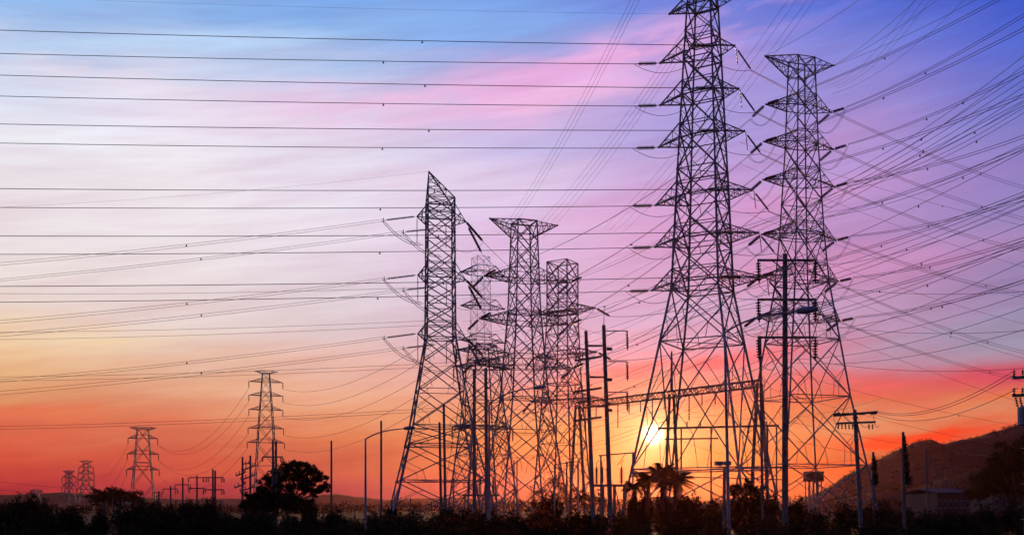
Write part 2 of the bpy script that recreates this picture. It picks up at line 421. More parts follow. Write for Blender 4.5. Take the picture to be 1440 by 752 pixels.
# ------------------------------------------------------------ the tallest pylon
BIGD = 140.0
big, arm, cor, hw = pylon('tallest dark steel lattice pylon right of centre, its top cut off by the frame', None, 988, BIGD, math.radians(-30),
    [(700,112),(660,103),(482,62.7),(408,46),(240,37),(85,28),(10,23),(-22,19)], .098, 1.0)
big_l = [];  big_r = []
for (yl, xl, yr, xr) in ((86,933,62,1028),(146,933,123,1033),(206,931,183,1040),(288,927,266,1050),(346,926,328,1057),(408,922,390,1066)):
    ym = (yl+yr)/2 + 1
    tl = arm(ym, 988-xl, -1, up=20); tr = arm(ym, xr-988, 1, up=16)
    big_l.append(tl); big_r.append(tr)
tl = arm(8, 43, -1, up=14); tr = arm(8, 40, 1, up=14); big_top = (tl, tr)
LV = [(38,61,72,88),(102,122,132,149),(173,184,200,208),(266,268,293,289),(334,330,361,348),(407,390,430,408)]
k0 = 0
for i, (f0, f1, n0, n1) in enumerate(LV):
    tl, tr = big_l[i], big_r[i]
    a = tl + Vector((-.5, 0, -.05)); b = a + Vector((-2.7, 0, -.08)); insulator(a, b, .29, big, 14)
    c = b + Vector((-.5, 0, 0)); cu = MB(); cu.beam(b, c, .05, 6); cu.build('yoke', STEEL, big); cu = MB(); cu.beam(tl, a, .05, 6); cu.build('link', STEEL, big)
    # near circuit strings run back past the body on a long link
    a2 = tr + Vector((-3.3, 0, .02)); b2 = a2 + Vector((-2.7, 0, .06)); insulator(a2, b2, .29, big, 14)
    cu = MB(); cu.beam(tr, a2, .05, 6); cu.build('yoke', STEEL, big)
    # right-hand strings and hanging post insulator
    d = Vector((3.0, 3.2, -1.9)); e = tr + d; insulator(tr+d*.15, e, .13, big, 16)
    insulator(tr+Vector((.15,0,-.1)), tr+Vector((.5,.3,-2.5)), .09, big, 12, 'post_insulator')
    jumper(c, cor(0, tl.z-2.4)+Vector((.2,-.3,0)), 1.0, .035, big); jumper(e, cor(1, tr.z-2.4)+Vector((0,-.3,0)), .55, .035, big)
    for (yL, att, which) in ((f0, b2, 'near'), (n0, c, 'far')):
        q = P(-260, yL-4, att.y + 4)
        wire((att, q), .048, 'level dark power line, %s of twelve left of the tallest pylon' % ORD[k0], 'level lines running left from the tallest pylon', sag=.35, spacers=(.30,) if att.x > -100 else ())
        k0 += 1
    for s_, dx in enumerate((0, .35)):
        q = P(1500, [276,318,360,418,505,540][i] + s_*4, 230)
        wire((e+Vector((0,dx,0)), q), .036, '%s wire of the %s pair slanting down right from the tallest pylon' % (('upper','lower')[s_], ORD[i]), 'wires slanting down to the right edge', sag=2.2, spacers=(.62,) if s_ == 0 else ())
wire((big_top[0], P(-300, -18, 150)), .011, 'thin earth wire at the very top, leaving the tallest pylon leftward', 'earth wires', sag=.6)

# ------------------------------------------------------------ tall T-topped pylon on the right
T2D = 172.0
t2, arm, cor2, hw2 = pylon('tall T-topped lattice pylon standing right of the tallest pylon', None, 1127, T2D, math.radians(16),
    [(700,86),(655,77),(560,58),(480,45.5),(400,33),(330,27),(205,20),(84,16)], .092, 1.0)
e2l = arm(92, 55, -1, up=8, down=14, tipdy=6); e2r = arm(92, 50, 1, up=8, down=12, tipdy=6)
ins = []; T2L = []; T2R = []
for i, (py, lp, rp) in enumerate(((153,54,46),(205,57,49),(258,58,51),(334,60,53),(392,62,57),(448,66,60))):
    tl = arm(py, lp, -1, up=15); tr = arm(py, rp, 1, up=18)
    for side, tip in ((0, tl), (1, tr)):
        away = Vector((-1.9, 1.6, -1.5)); toward = Vector((1.9, -1.2, .25))
        insulator(tip+away*.12, tip+away, .31, t2, 12); insulator(tip+toward*.12, tip+toward, .28, t2, 12)
        jumper(tip+away*1.08, tip+toward*1.15, 2.6, .03, t2); jumper(tip+away*1.15+Vector((0,.3,0)), tip+toward*1.08+Vector((0,.3,0)), 2.3, .03, t2)
        (T2L if side == 0 else T2R).append((tip+away*1.1, tip+toward*1.12))

# ------------------------------------------------------------ left pylon with the leaning peak
LTD = 160.0
lt, arm, cor3, hw3 = pylon('heavy lattice pylon with leaning pointed peak left of centre', None, 619, LTD, math.radians(10),
    [(722,80),(676,67.6),(626,54),(600,47),(476,23),(385,22),(303,21.5),(282,21.5)], .086, .66, peak=(603, 241))
LT_L = []; LT_R = []
for i, (py, l_) in enumerate(((306,32),(388,31),(470,31))):
    tl = arm(py, l_, -1, up=14, down=6); tr = arm(py+4, 36, 1, up=20, down=2)
    far = tl.lerp(tr, .38)
    for j, (tp, dz) in enumerate(((tl, -.7), (far + Vector((0,1.5,-1.2)), -.6))):
        a = tp + Vector((-.3, 0, 0)); b = a + Vector((-4.6, -.5, dz)); insulator(a, b, .2, lt, 22)
        ring = MB(); c = b + Vector((-.25, 0, 0))
        ring.tube([c + Vector((0, .35*math.cos(q), .35*math.sin(q))) for q in [x*math.pi/6 for x in range(13)]], .035, 5)
        ring.build('grading_ring', STEEL, lt)
        LT_L.append(c)
        jumper(c, tp + Vector((.6,0,-4.2)), .9, .045, lt); jumper(c+Vector((-.3,0,0)), tp + Vector((.9,0,-4.4)), 1.2, .045, lt)
    insulator(tl+Vector((0,0,-.2)), tl+Vector((0,0,-4.3)), .09, lt, 20, 'post_insulator')
    insulator(far+Vector((1.5,1.5,-.4)), far+Vector((1.5,1.5,-4.3)), .09, lt, 20, 'post_insulator')
    for tp, d in ((tr, Vector((2.6,3.5,-2.2))), (tr+Vector((.4,-.6,-1.0)), Vector((2.0,3.5,-3.2)))):
        insulator(tp, tp+d, .22, lt, 16); LT_R.append(tp+d*1.05)
    jumper(tr+Vector((2.6,3.5,-2.3)), tr+Vector((-1.5,.3,-4.2)), 1.0, .03, lt)
ends = [(362,366),(388,391),(442,447),(462,467),(526,530),(543,549)]
k0 = 0
for i, (a, b) in enumerate(ends):
    for s_, yy in enumerate((a, b)):
        st_ = LT_L[i] + Vector((0, 0, -.35*s_+.17)); q = P(-260, yy+(26 if i % 2 == 0 else 25), 150)
        wire((st_, q), .026, '%s wire of the twelve sloping down left from the pointed-peak pylon' % ORD[k0].capitalize(), 'sloping wires left of the pointed-peak pylon', sag=.9, spacers=(.36,) if s_ == 0 else ()); k0 += 1
wire((P(603,241,LTD), P(-260, 300, 150)), .012, 'faint earth wire drooping left from the leaning pylon peak', 'earth wires', sag=1.2)

# ------------------------------------------------------------ middle pylons
T3D = 222.0
t3, arm, cor4, hw4 = pylon('narrow T-topped lattice pylon left of the two in the middle', None, 737, T3D, math.radians(20),
    [(712,60),(560,34),(440,23),(312,18)], .115, .9, m=STEEL_B)
e3l = arm(320, 48, -1, up=7, down=12, tipdy=8); e3r = arm(320, 48, 1, up=7, down=12, tipdy=8)
T3L = []; T3R = []
for py, lp, rp in ((392,55,66),(452,62,66),(514,70,70)):
    tl = arm(py, lp, -1, up=14, down=3); tr = arm(py, rp, 1, up=14, down=3)
    for tp, out in ((tl, T3L), (tr, T3R)):
        d = Vector((-2.6,1.5,-2.2)); insulator(tp+d*.1, tp+d, .34, t3, 12); u = Vector((2.4,-1.6,.9)); insulator(tp+u*.1, tp+u, .28, t3, 12)
        jumper(tp+d*1.05, tp+u*1.05, 2.2, .05, t3); out.append((tp+d*1.05, tp+u*1.05))
T4D = 245.0
t4, arm, cor5, hw5 = pylon('flat-topped lattice pylon right of the two in the middle', None, 791, T4D, math.radians(-32),
    [(712,42),(540,27),(440,22),(369,22)], .12, .85, m=STEEL_B)
T4R = []
for py, lp, rp in ((438,36,44),(499,40,46),(562,44,48)):
    tl = arm(py, lp, -1, up=3, down=3); tr = arm(py, rp, 1, up=10, down=1)
    for tp, d in ((tl, Vector((-2.0,1.5,-2.6))), (tr, Vector((3.6,2.0,-1.6)))):
        insulator(tp+d*.1, tp+d, .3, t4, 12); T4R.append(tp+d)
    jumper(tl+Vector((-2,1.5,-2.6)), tr, 4.0, .045, t4)
t5, arm, _, _ = pylon('faint hazy lattice pylon behind the pointed-peak pylon', None, 676, 430.0, math.radians(28),
    [(712,56),(560,30),(470,15),(362,13)], .065, .9, m=STEEL_B)
t6, arm, _, _ = pylon('short dense lattice pylon overlapping the right leg of the pointed-peak pylon', None, 679, 150.0, math.radians(24),
    [(718,50),(600,33),(505,22),(486,19)], .075, .75)
for py, l_ in ((494,36),(517,40),(601,42)):
    tl = arm(py, l_, -1, up=6, down=0); tr = arm(py, l_, 1, up=6, down=0)
    for tp in (tl, tr): insulator(tp, tp+Vector((0,0,-1.9)), .16, t6, 8)
T5 = []
for py in (385,432,480):
    T5.append(arm(py, 30, -1, up=9)); T5.append(arm(py, 30, 1, up=9))

# ------------------------------------------------------------ distant pylons
def far_pylon(label, px, D, yaw, prof, r, arms, top):
    t, arm, cor, hw = pylon(label, 'distant pylons on the left horizon', px, D, yaw, prof, r, 1.1, m=STEEL_B, sub=False)
    k = D/F
    arm(top[0], top[1], -1, up=1, down=3); arm(top[0], top[1], 1, up=1, down=3)
    out = []
    for py, lp in arms:
        for s in (-1, 1):
            tip = arm(py, lp, s, up=5); insulator(tip, tip+Vector((0,0,-9*k)), .25*D/400, t, 6); out.append(tip+Vector((0,0,-9*k)))
    return out
F1 = far_pylon('hazy five-armed pylon rising behind the left tree', 374, 420, math.radians(20), [(712,21),(600,13),(524,6)], .10, ((537,22),(556,22),(576,22),(602,23),(622,24)), (522,15))
F2 = far_pylon('hazy pylon on the left horizon above the rounded dark bushes', 201, 560, math.radians(15), [(712,20),(650,13),(602,9)], .14, ((616,19),(638,20),(660,21)), (601,17))
F3 = far_pylon('small hazy pylon on the left, the taller of the small pair', 121, 900, math.radians(18), [(712,13),(680,6),(648,3.2)], .17, ((657,9),(666,10),(675,10),(687,11),(697,11)), (648,8))
F4 = far_pylon('small hazy pylon on the left, the shorter of the small pair', 97, 1050, math.radians(-15), [(712,10),(690,5),(662,3)], .18, ((671,11),(683,11)), (662,9))
F5 = far_pylon('tiny pylon top showing above the leftmost dark bush', 51, 1500, math.radians(10), [(714,10),(700,5),(688,3)], .25, ((692,9),), (689,9))

# ------------------------------------------------------------ conductors between the pylons and out of frame
def run(pairs, group, fmt, r, sag, spacers=()):
    for i, (a, b) in enumerate(pairs):
        wire((a, b), r, fmt % ORD[i], group, sag=sag, spacers=spacers if i % 2 == 0 else ())
# T2 toward the viewer: up to the right
outs = [((1500,-50),(1500,-14)), ((1500,12),(1500,72)), ((1500,112),(1500,172)), ((1500,186),(1500,262)), ((1500,250),(1500,318)), ((1500,326),(1500,378))]
ps = []
for i in range(6):
    for (A, q) in ((T2L[i][1], outs[i][0]), (T2R[i][1], outs[i][1])):
        for s_ in (0, 1):
            ps.append((A+Vector((0,.3*s_,.25*s_)), P(q[0], q[1]-5*s_, 118)))
run(ps, 'wires rising right from the T-topped pylon', 'dark wire rising right from the T-topped pylon, %s of its fan', .038, 1.0, (.45,))
run([(e2r, P(1330,-40,120)), (e2r, P(1370,-40,118)), (e2r+Vector((0,.3,0)), P(1480,-60,110)), (e2l, P(1290,-60,120))], 'earth wires', 'thin wire leaving the T-topped pylon top for the upper right, %s of four', .028, .8)
# T2 away: down to the middle pylons
ps = []
for i in range(3):
    for s_ in (0, 1):
        ps.append((T2L[i][0]+Vector((.3*s_,0,0)), T3L[i][1])); ps.append((T2R[i][0]+Vector((.3*s_,0,0)), T3R[i][1]))
for i in range(3):
    for s_ in (0, 1):
        ps.append((T2L[i+3][0]+Vector((.3*s_,0,0)), T4R[2*i]+Vector((0,s_*.4,0)))); 
        ps.append((T2R[i+3][0]+Vector((.3*s_,0,0)), T4R[2*i+1]+Vector((0,s_*.4,0))))
run(ps, 'wires from the T-topped pylon to the middle pylons', 'wire strung between the T-topped pylon and the middle pylons, %s of its set', .028, 3.2, (.4,))
# steep bundles climbing over the middle
for gname, lst, D1, D2 in (
    ('steep wires left of the tallest pylon', [((700,330),(893,-12)),((706,330),(899,-12)),((712,330),(905,-12))], 260, 150),
    ('steep wires crossing behind the tallest pylon crown', [((742,330),(1003,-20)),((748,332),(1010,-20)),((755,334),(1016,-20)),((762,336),(1022,-20))], 260, 150),
    ('steep wires between the two tall pylons', [((850,320),(1122,-20)),((856,324),(1134,-20)),((864,326),(1150,-20)),((872,330),(1160,-20))], 270, 155),
    ('wires falling into the upper right corner', [((1165,120),(1300,-20)),((1172,122),(1312,-20)),((1176,124),(1322,-20)),((1170,132),(1385,-30))], 210, 140)):
    run([(P(*a, D1), P(*b, D2)) for a, b in lst], gname, gname.replace('wires','wire') + ', %s counted from the left', .024, 2.5)
# bundles rising to the right edge
lst = [((1010,340),(1500,62)),((1012,346),(1500,72)),((1016,352),(1500,82)),((1020,358),(1500,92)),((1005,330),(1500,108)),((1006,334),(1500,115)),
       ((1000,400),(1500,180)),((980,420),(1500,250)),((960,440),(1500,256)),((960,448),(1500,262)),((1010,440),(1500,290)),((1020,470),(1500,312)),((1030,474),(1500,318)),
       ((1060,500),(1500,338)),((1080,470),(1500,372)),((1090,486),(1500,392)),((1110,505),(1500,410)),((1120,510),(1500,445)),
       ((1150,262),(1500,30)),((1154,270),(1500,44)),((1190,258),(1500,104)),((1194,262),(1500,112)),((1196,266),(1500,120)),((1150,300),(1500,172)),((1150,306),(1500,178)),((1160,372),(1500,262))]
run([(P(*a, 200), P(*b, 120)) for a, b in lst], 'wires rising to the right edge', 'wire rising to the right edge behind the T-topped pylon, %s of its family', .036, 2.0, (.7,))
# wires slanting down to the right behind everything
lst = [((1040,200),(1500,330)),((1040,230),(1500,392)),((1050,300),(1500,432)),((1060,330),(1500,470)),((1070,372),(1500,520)),((1060,420),(1500,585)),((1100,520),(1500,608)),((1080,545),(1500,640)),((1100,590),(1500,650)),((1120,620),(1500,668))]
run([(P(*a, 230), P(*b, 250)) for a, b in lst], 'wires slanting down to the right edge', 'thin wire slanting down to the right edge below the pylon arms, %s of ten', .032, 1.5, (.6,))
# low-angle wires in the middle ground
lst = [((640,470),(1000,372)),((650,500),(1000,405)),((650,520),(1010,432)),((700,540),(1010,440)),((700,560),(1010,470)),((640,590),(1010,500)),((700,610),(1000,548)),((730,640),(1000,560)),((640,640),(900,600)),((700,575),(1000,505))]
run([(P(*a, 270), P(*b, 200)) for a, b in lst], 'wires rising through the middle pylons', 'faint wire rising right through the middle pylons, %s of ten', .033, 3.0, (.5,))
lst = [((640,420),(940,330)),((650,452),(960,345)),((660,470),(960,385)),((700,500),(960,420)),((720,525),(960,450)),((700,590),(960,522)),((720,598),(960,535)),((700,640),(950,590)),((850,600),(1100,520)),((850,572),(1100,560)),((960,575),(1240,560)),((960,620),(1240,640))]
run([(P(*a, 310), P(*b, 250)) for a, b in lst], 'faint far wires around the sun', 'very thin far wire crossing the middle pylons towards the sun, %s of its set', .03, 4.0)
ps = [(LT_R[i], q) for i, q in enumerate((P(835,440,240),P(850,470,240),P(835,500,240),P(850,530,240),P(820,560,240),P(850,590,240)))]
run(ps, 'wires falling right from the pointed-peak pylon', 'wire falling right from the pointed-peak pylon, %s of six', .035, 2.5)
# level lines low on the left
lst = [((-260,466),(640,449)),((-260,478),(640,455)),((-260,408),(600,404)),((-260,530),(640,509)),((-260,536),(640,514)),((-260,602),(620,573)),((-260,606),(620,577))]
run([(P(*a, 260), P(*b, 240)) for a, b in lst], 'level lines low on the left', 'thin level line behind the sloping wires on the left, %s of seven', .04, 1.2, (.3,))
# diagonals to the distant pylons
far = [F1[1],F1[3],F1[5],F1[7],F1[9]]
run([(q, P(606, 478+22*i, 235)) for i, q in enumerate(far)], 'wires from the far pylon to the pointed-peak pylon', 'reddish wire slanting up right from the hazy five-armed pylon, %s of five', .05, 5)
far = [F1[0],F1[2],F1[4],F1[6],F1[8]]
run([(q, F2[1 if i < 2 else 3 if i < 4 else 5]) for i, q in enumerate(far)], 'wires between the far pylons', 'drooping wire between the two largest hazy pylons, %s of five', .06, 12)
run([(F2[0],F3[1]),(F2[2],F3[5]),(F2[4],F3[9]),(F3[0],F4[1]),(F3[4],F4[3])], 'wires between the smallest pylons', 'faint wire between the small hazy pylons, %s of five', .07, 9)
run([(P(-260,655,330),P(240,704,420)),(P(-260,662,330),P(240,711,420)),(P(-260,640,330),P(200,692,420))], 'low wires at the left edge', 'low wire crossing the left bushes, %s of three', .05, 2)

# ------------------------------------------------------------ poles
def pole(px, py, D, r=.17, r2=None, lean=0, name='utility_pole', m=CONC, label='', group=None, cat='pole', build=True):
    top = P(px, py, D); bot = Vector((top.x + lean*D/F, D, -.3))
    t = thing(name, (bot.x, bot.y, 0), label, cat, group)
    mb = MB(); n = 8; mb.tube([bot.lerp(top, i/n) for i in range(n+1)], [(r + ((r2 or r*.7)-r)*i/n) for i in range(n+1)], 12)
    mb.lathe(top, [(-.02, (r2 or r*.7)*1.05), (.05, (r2 or r*.7)*.9), (.07, .02)], 12)
    mb.build('shaft', m, t, smooth=False)
    return t, top, bot
def steps(t, top, bot, r, n):
    """climbing bolts and steel bands on the shaft"""
    b = MB()
    for i in range(n):
        c = top.lerp(bot, .08 + .8*i/n); s = 1 if i % 2 else -1
        b.beam(c, c+Vector((s*(r+.16), 0, 0)), .018, 6)
    b.beam(top.lerp(bot,.06), top.lerp(bot,.9), .02, 6)
    b.build('step_bolts', STEEL, t)
    for f in (.05, .2, .42):
        b = MB(); c = top.lerp(bot, f); b.lathe(c, [(-.05, r*1.12), (.05, r*1.12)], 12); b.build('band', STEEL, t)
def crossarm_bar(t, c, l, rr, w=.09, m=RUST):
    mb = MB(); mb.beam(c+Vector((-l,-.25,0)), c+Vector((rr,-.25,0)), w, 'Q')
    mb.beam(c+Vector((-l*.5,-.25,-.02)), c+Vector((0,-.25,-.75)), .03, 'Q'); mb.beam(c+Vector((rr*.5,-.25,-.02)), c+Vector((0,-.25,-.75)), .03, 'Q')
    mb.build('crossarm', m, t)
# big concrete pole with three crossarms
D = 74.0; k = D/F
t, top, bot = pole(1104, 358, D, .25, .17, 0, m=CONC_D, label='thick concrete pole with three crossarms of hanging insulators in front of the T-topped pylon')
mb = MB(); mb.beam(top, top+Vector((0,0,.35)), .03, 6); mb.build('lightning_rod', STEEL, t)
steps(t, top, bot, .22, 22)
for py in (367, 422, 475):
    c = P(1104, py, D); crossarm_bar(t, c, 40*k, 42*k, .075)
    for dx in (-39*k, 41*k):
        a = c+Vector((dx,-.25,-.1)); insulator(a, a+Vector((.08 if dx < 0 else 0,0,-1.55)), .18, t, 7)
        q = P(1500, py+38, 50) if dx > 0 else P(700, py+175, 220)
        wire((a+Vector((0,0,-1.6)), q), .012, 'thin wire from the %s end of the thick pole\'s %s crossarm' % ('left' if dx < 0 else 'right', {367:'upper',422:'middle',475:'lower'}[py]), 'wires of the thick concrete pole', sag=.5)
    jb = MB(); a = c+Vector((-39*k,-.25,-1.7)); jb.tube(catenary(a, c+Vector((-14*k,.1,-2.2)), .3, 8), .02, 5); jb.build('jumper_cable', WIRE, t)
# twin poles by the sun
D = 80.0; k = D/F
ta, topa, bota = pole(824, 466, D, .18, .13, 12, m=CONC, label='left concrete pole of the close pair left of the sun')
tb, topb, botb = pole(849, 458, D-1, .20, .14, 11, m=CONC, label='right concrete pole of the close pair left of the sun, with side brackets')
for t_, a_, b_ in ((ta, topa, bota), (tb, topb, botb)): steps(t_, a_, b_, .15, 14)
mb = MB(); mb.beam(topb, P(850,431,D-1), .03, 6, .015); mb.box(P(850,431,D-1), .25, .06, .06); mb.build('lightning_rod', STEEL, tb)
for py in (465, 508, 551):
    c = P(852, py, D-1); e = P(882, py-0, D-1); mb = MB(); mb.beam(c, e, .035, 'Q'); mb.beam(P(853,py+7,D-1), c.lerp(e,.5), .025, 'Q'); mb.build('bracket', STEEL, tb)
    insulator(e, e+Vector((.03,0,-1.5)), .13, tb, 8)
    d = P(854, py+26, D-1); mb = MB(); mb.box(d+Vector((.15,-.2,0)), .42, .2, .22); mb.build('switch_box', RUST, tb)
for i, py in enumerate((486, 530, 571)):
    a = P(826+i, py, D-.5); b = P(851+i, py, D-.5); mb = MB(); mb.beam(a, b, .07, 'Q'); mb.build('tie_beam', RUST, ta)
    a = P(808-i, py+21, D-1.2); b = P(846, py+15, D-1.2); mb = MB(); mb.beam(a, b, .08, 'Q'); mb.build('crossarm', RUST, ta)
    for f in (.05, .3): c = a.lerp(b, f); insulator(c+Vector((0,0,.05)), c+Vector((0,0,.5)), .07, ta, 3)
# pole with transformer-like crossarms at the right
D = 62.0; k = D/F
t, top, bot = pole(1202, 577, D, .15, .11, 11, m=CONC, label='concrete pole with two short crossarms and hanging insulators above the hill slope')
steps(t, top, bot, .14, 8)
mb = MB(); mb.beam(P(1172,584,D-.2), P(1234,579,D-.2), .07, 'Q'); mb.build('crossarm', RUST, t)
mb = MB(); mb.beam(P(1176,595,D-.2), P(1231,593,D-.2), .06, 'Q'); mb.build('crossarm', RUST, t)
for x in (1179,1184,1189,1194,1199,1222,1227):
    a = P(x, 596, D-.2); insulator(a, a+Vector((0,0,-.32)), .07, t, 3)
for x in (1176,1190,1212,1228):
    a = P(x, 582, D-.2); insulator(a+Vector((-.2,0,.02)), a+Vector((.22,0,.04)), .09, t, 4)
for x0, x1 in ((1172,1180),(1228,1236),(1205,1222)): jumper(P(x0,584,D-.3), P(x1,598,D-.3), .35, .014, t)
PR = [P(1230,577,D), P(1231,579,D), P(1233,583,D)]
# equipment pole cut by the right edge
D = 40.0
t, top, bot = pole(1446, 505, D, .16, .12, 0, m=CONC_D, label='pole at the right edge carrying small crossarms and upright insulators')
steps(t, top, bot, .13, 10)
for py, x0 in ((531,1424),(556,1424)):
    mb = MB(); mb.beam(P(x0,py,D-.2), P(1475,py-2,D-.2), .055, 'Q'); mb.build('crossarm', RUST, t)
    for x in (x0+2, x0+14, 1458):
        a = P(x, py-1, D-.2); insulator(a, a+Vector((0,0,.3)), .065, t, 3)
for x in (1428,1434): a = P(x, 558, D-.2); insulator(a, a+Vector((.1,0,-.42)), .06, t, 4)
mb = MB(); mb.lathe(P(1440,585,D-.4), [(-.35,.2),(-.33,.24),(.33,.24),(.36,.2),(.4,.05)], 14); mb.build('transformer_can', STEEL_B, t)
run([(PR[0], P(1426,521,D-.2)), (PR[1], P(1427,526,D-.2)), (PR[2], P(1432,545,D-.2))], 'three wires between the crossarm poles at the right', 'dark wire from the short-crossarm pole up to the right edge pole, %s of three', .013, .75)
# plain poles
for (px, py, D, lean, r, lab) in (
    (466,620,110,0,.17,'plain bare pole standing alone right of the left tree'),
    (536,592,100,0,.17,'plain bare pole beside the curved street lamp left of the pointed-peak pylon'),
    (618,594,100,3,.20,'shorter bare pole of the two side by side inside the pointed-peak pylon'),
    (624,569,96,3,.20,'taller bare pole of the two side by side inside the pointed-peak pylon'),
    (667,520,92,0,.24,'thick bare pole right of the pointed-peak pylon, left of its pair'),
    (683,518,90,2,.24,'thick bare pole right of the pointed-peak pylon, right of its pair'),
    (1069,473,92,4,.20,'tall concrete pole at the right leg of the tallest pylon'),
    (1079,598,120,0,.22,'short thick pole just left of the big three-crossarm pole'),
    (723,647,150,0,.14,'thin short pole of the pair beside the narrow T-topped pylon, left one'),
    (727,647,150,0,.14,'thin short pole of the pair beside the narrow T-topped pylon, right one'),
    (786,641,150,0,.14,'thin bare pole above the sparse shrub'),
    (797,649,140,0,.20,'short stout pole beside the sparse shrub'),
    (434,708,160,0,.16,'very short bare post right of the left tree'),
    (499,709,170,0,.16,'very short bare post between the lone pole and the street lamp'),
    (577,700,150,0,.15,'short dark post at the left foot of the pointed-peak pylon'),
    (638,672,140,0,.15,'short dark post inside the foot of the pointed-peak pylon'),
    (1302,628,110,4,.16,'leaning bare pole in front of the hill summit'),
    (1313,640,260,0,.22,'distant stub pole in front of the hill, beside the small gantry')):
    pole(px, py, D, r*.7, r*.56, lean, label=lab, m=random.choice((CONC, CONC_D)))
# vine-covered poles in front of the hill
def leafcloud(mb, c, rx, ry, rz, n, s, rng, shell=.55, flat=False):
    for _ in range(n):
        while True:
            p = Vector((rng.uniform(-1,1), rng.uniform(-1,1), rng.uniform(-1,1)))
            if shell*rng.random() < p.length <= 1: break
        q = Vector((c.x+p.x*rx, c.y+p.y*ry, c.z+p.z*rz))
        if q.z < 0: q.z = rng.random()*.4
        a = Vector((rng.gauss(0,1), rng.gauss(0,1), rng.gauss(0,.7))).normalized(); b = a.orthogonal().normalized()
        b = (Matrix.Rotation(rng.uniform(0,6.28), 3, a) @ b); L_ = s*rng.uniform(.6,1.5); W_ = L_*rng.uniform(.3,.55)
        i0 = len(mb.v); mb.v += [q, q+b*L_*.5+a.cross(b)*W_*.5, q+b*L_, q+b*L_*.5-a.cross(b)*W_*.5]; mb.f.append((i0,i0+1,i0+2,i0+3))
rng = random.Random(3)
for px, py, D, lab, x2 in ((1270,608,70,'tall pole overgrown with a hanging dark vine in front of the hill',6), (1228,636,80,'shorter pole with dark vine clump left of the vine-hung tall pole',2)):
    t, top, bot = pole(px, py, D, .13, .09, 2, label=lab, m=CONC_D)
    mb = MB(); k = D/F
    for j in range(14):
        f = j/13; c = P(px + 1 + x2*f, py+8+f*(62 if px == 1270 else 36), D); leafcloud(mb, c, (2+3*f)*k, (2+3*f)*k, 4*k, 90, .13, rng)
    mb.build('vine', LEAF[0], t)
# street lamps
def lamp(px, py, D, x2, y2, r, lab, lean=0, head=1.0):
    bot = Vector(((px+lean-720)*D/F, D, -.3)); top = P(px, py, D); tip = P(x2, y2, D)
    t = thing('street_lamp', (bot.x, D, 0), lab, 'street lamp', None)
    mb = MB(); mb.tube([bot.lerp(top, i/8) for i in range(9)], [r*(1-.45*i/8) for i in range(9)], 12); mb.build('post', STEEL, t, True)
    s = 1 if x2 > px else -1; up = (tip-top)
    pts = [top]; 
    for i in range(1, 13):
        f = i/12; z = 1-(1-f)**3.2; pts.append(Vector((top.x+up.x*f, D, top.z+up.z*(z*.62+f*.38))))
    mb = MB(); mb.tube(pts, [r*.5*(1-.3*i/12) for i in range(13)], 10); mb.build('arm', STEEL, t, True)
    h = MB(); d = (pts[-1]-pts[-3]).normalized(); q = .95*head
    h.lathe(tip-d*.1, [(0,.05*head),(.06*head,.11*head),(.3*head,.16*head),(.7*head,.15*head),(q,.08*head),(q+.03,.02)], 12, d); hd = h.build('lamp_head', STEEL_B, t, True)
    g = MB(); g.lathe(tip+d*.35*head-Vector((0,0,.05*head)), [(-.28*head,.02),(-.2*head,.11*head),(.2*head,.11*head),(.28*head,.02)], 12, d); g.build('lens', LAMPG, hd, True)
lamp(1019, 468, 58, 1122, 437, .115, 'tall curved-arm street lamp crossing in front of the tallest pylon', 7, 1.3)
lamp(514, 617, 85, 569, 602, .12, 'curved-arm street lamp left of the pointed-peak pylon', 0, 1.0)
lamp(688, 568, 88, 752, 545, .13, 'curved-arm street lamp in front of the narrow T-topped pylon', 0, 1.1)
# floodlight post
t = thing('floodlight_post', (P(1017,716,60).x, 60, 0), 'short post with twin floodlights below the tall street lamp', 'floodlight')
mb = MB(); mb.beam(Vector((P(1017,716,60).x,60,-.3)), P(1019,656,60), .11, 12, .09); mb.build('post', CONC, t)
for x, yaw in ((1011,.35),(1023,-.3)):
    mb = MB(); mb.box(P(x,651,60), .42, .3, .24, yaw); f = mb.build('floodlight', STEEL_B, t); mb = MB(); mb.beam(P(1018,657,60), P(x,654,60), .03, 6); mb.build('bracket', STEEL, t)

# small distribution poles on the left
def hpole(px, py, D, sep, arms, lab, slant=0, m=CONC_D, drop=True):
    k = D/F; t = thing('utility_pole', (P(px,716,D).x, D, 0), lab, 'pole')
    for x, dy in ((px-sep/2, 0), (px+sep/2, 2))[:2 if sep else 1]:
        mb = MB(); mb.beam(Vector((P(x,716,D).x, D, -.3)), P(x, py+dy, D), .15, 8, .11); mb.build('shaft', m, t)
    for ay, l, r_ in arms:
        mb = MB(); mb.beam(P(px-l, ay+slant*l, D-.25), P(px+r_, ay-slant*r_*0.2, D-.25), .07, 'Q'); mb.build('crossarm', RUST, t)
        if drop:
            for x in (px-l, px+r_-3, px+r_): a = P(x, ay+1+(slant*l if x < px else 0), D-.25); insulator(a, a+Vector((0,0,-6*k)), .13, t, 5)
        else:
            for x in (px-l, px-l*.5, px+r_*.5, px+r_): a = P(x, ay+(slant*max(0, px-x)), D-.25); insulator(a, a+Vector((0,0,.4)), .09, t, 3)
    return t
hpole(301, 659, 130, 3.2, ((671,15,14),(688,15,14),(704,14,14)), 'twin-shaft pole with stacked hooked crossarms left of the tree')
hpole(277, 668, 150, 0, ((671,12,16),(686,11,12)), 'slim single pole with wide crossarms next left of the twin-shaft pole')
hpole(257, 671, 150, 0, ((681,11,11),), 'single pole with one wide crossarm above the round bush')
hpole(240, 683, 160, 0, ((687,11,10),), 'short pole with one crossarm left of the wide-crossarm poles')
hpole(341, 642, 118, 0, ((652,0,9),(664,9,4),(680,11,4)), 'pole with slanting brackets left of the tree, left one of its pair', .5, drop=False)
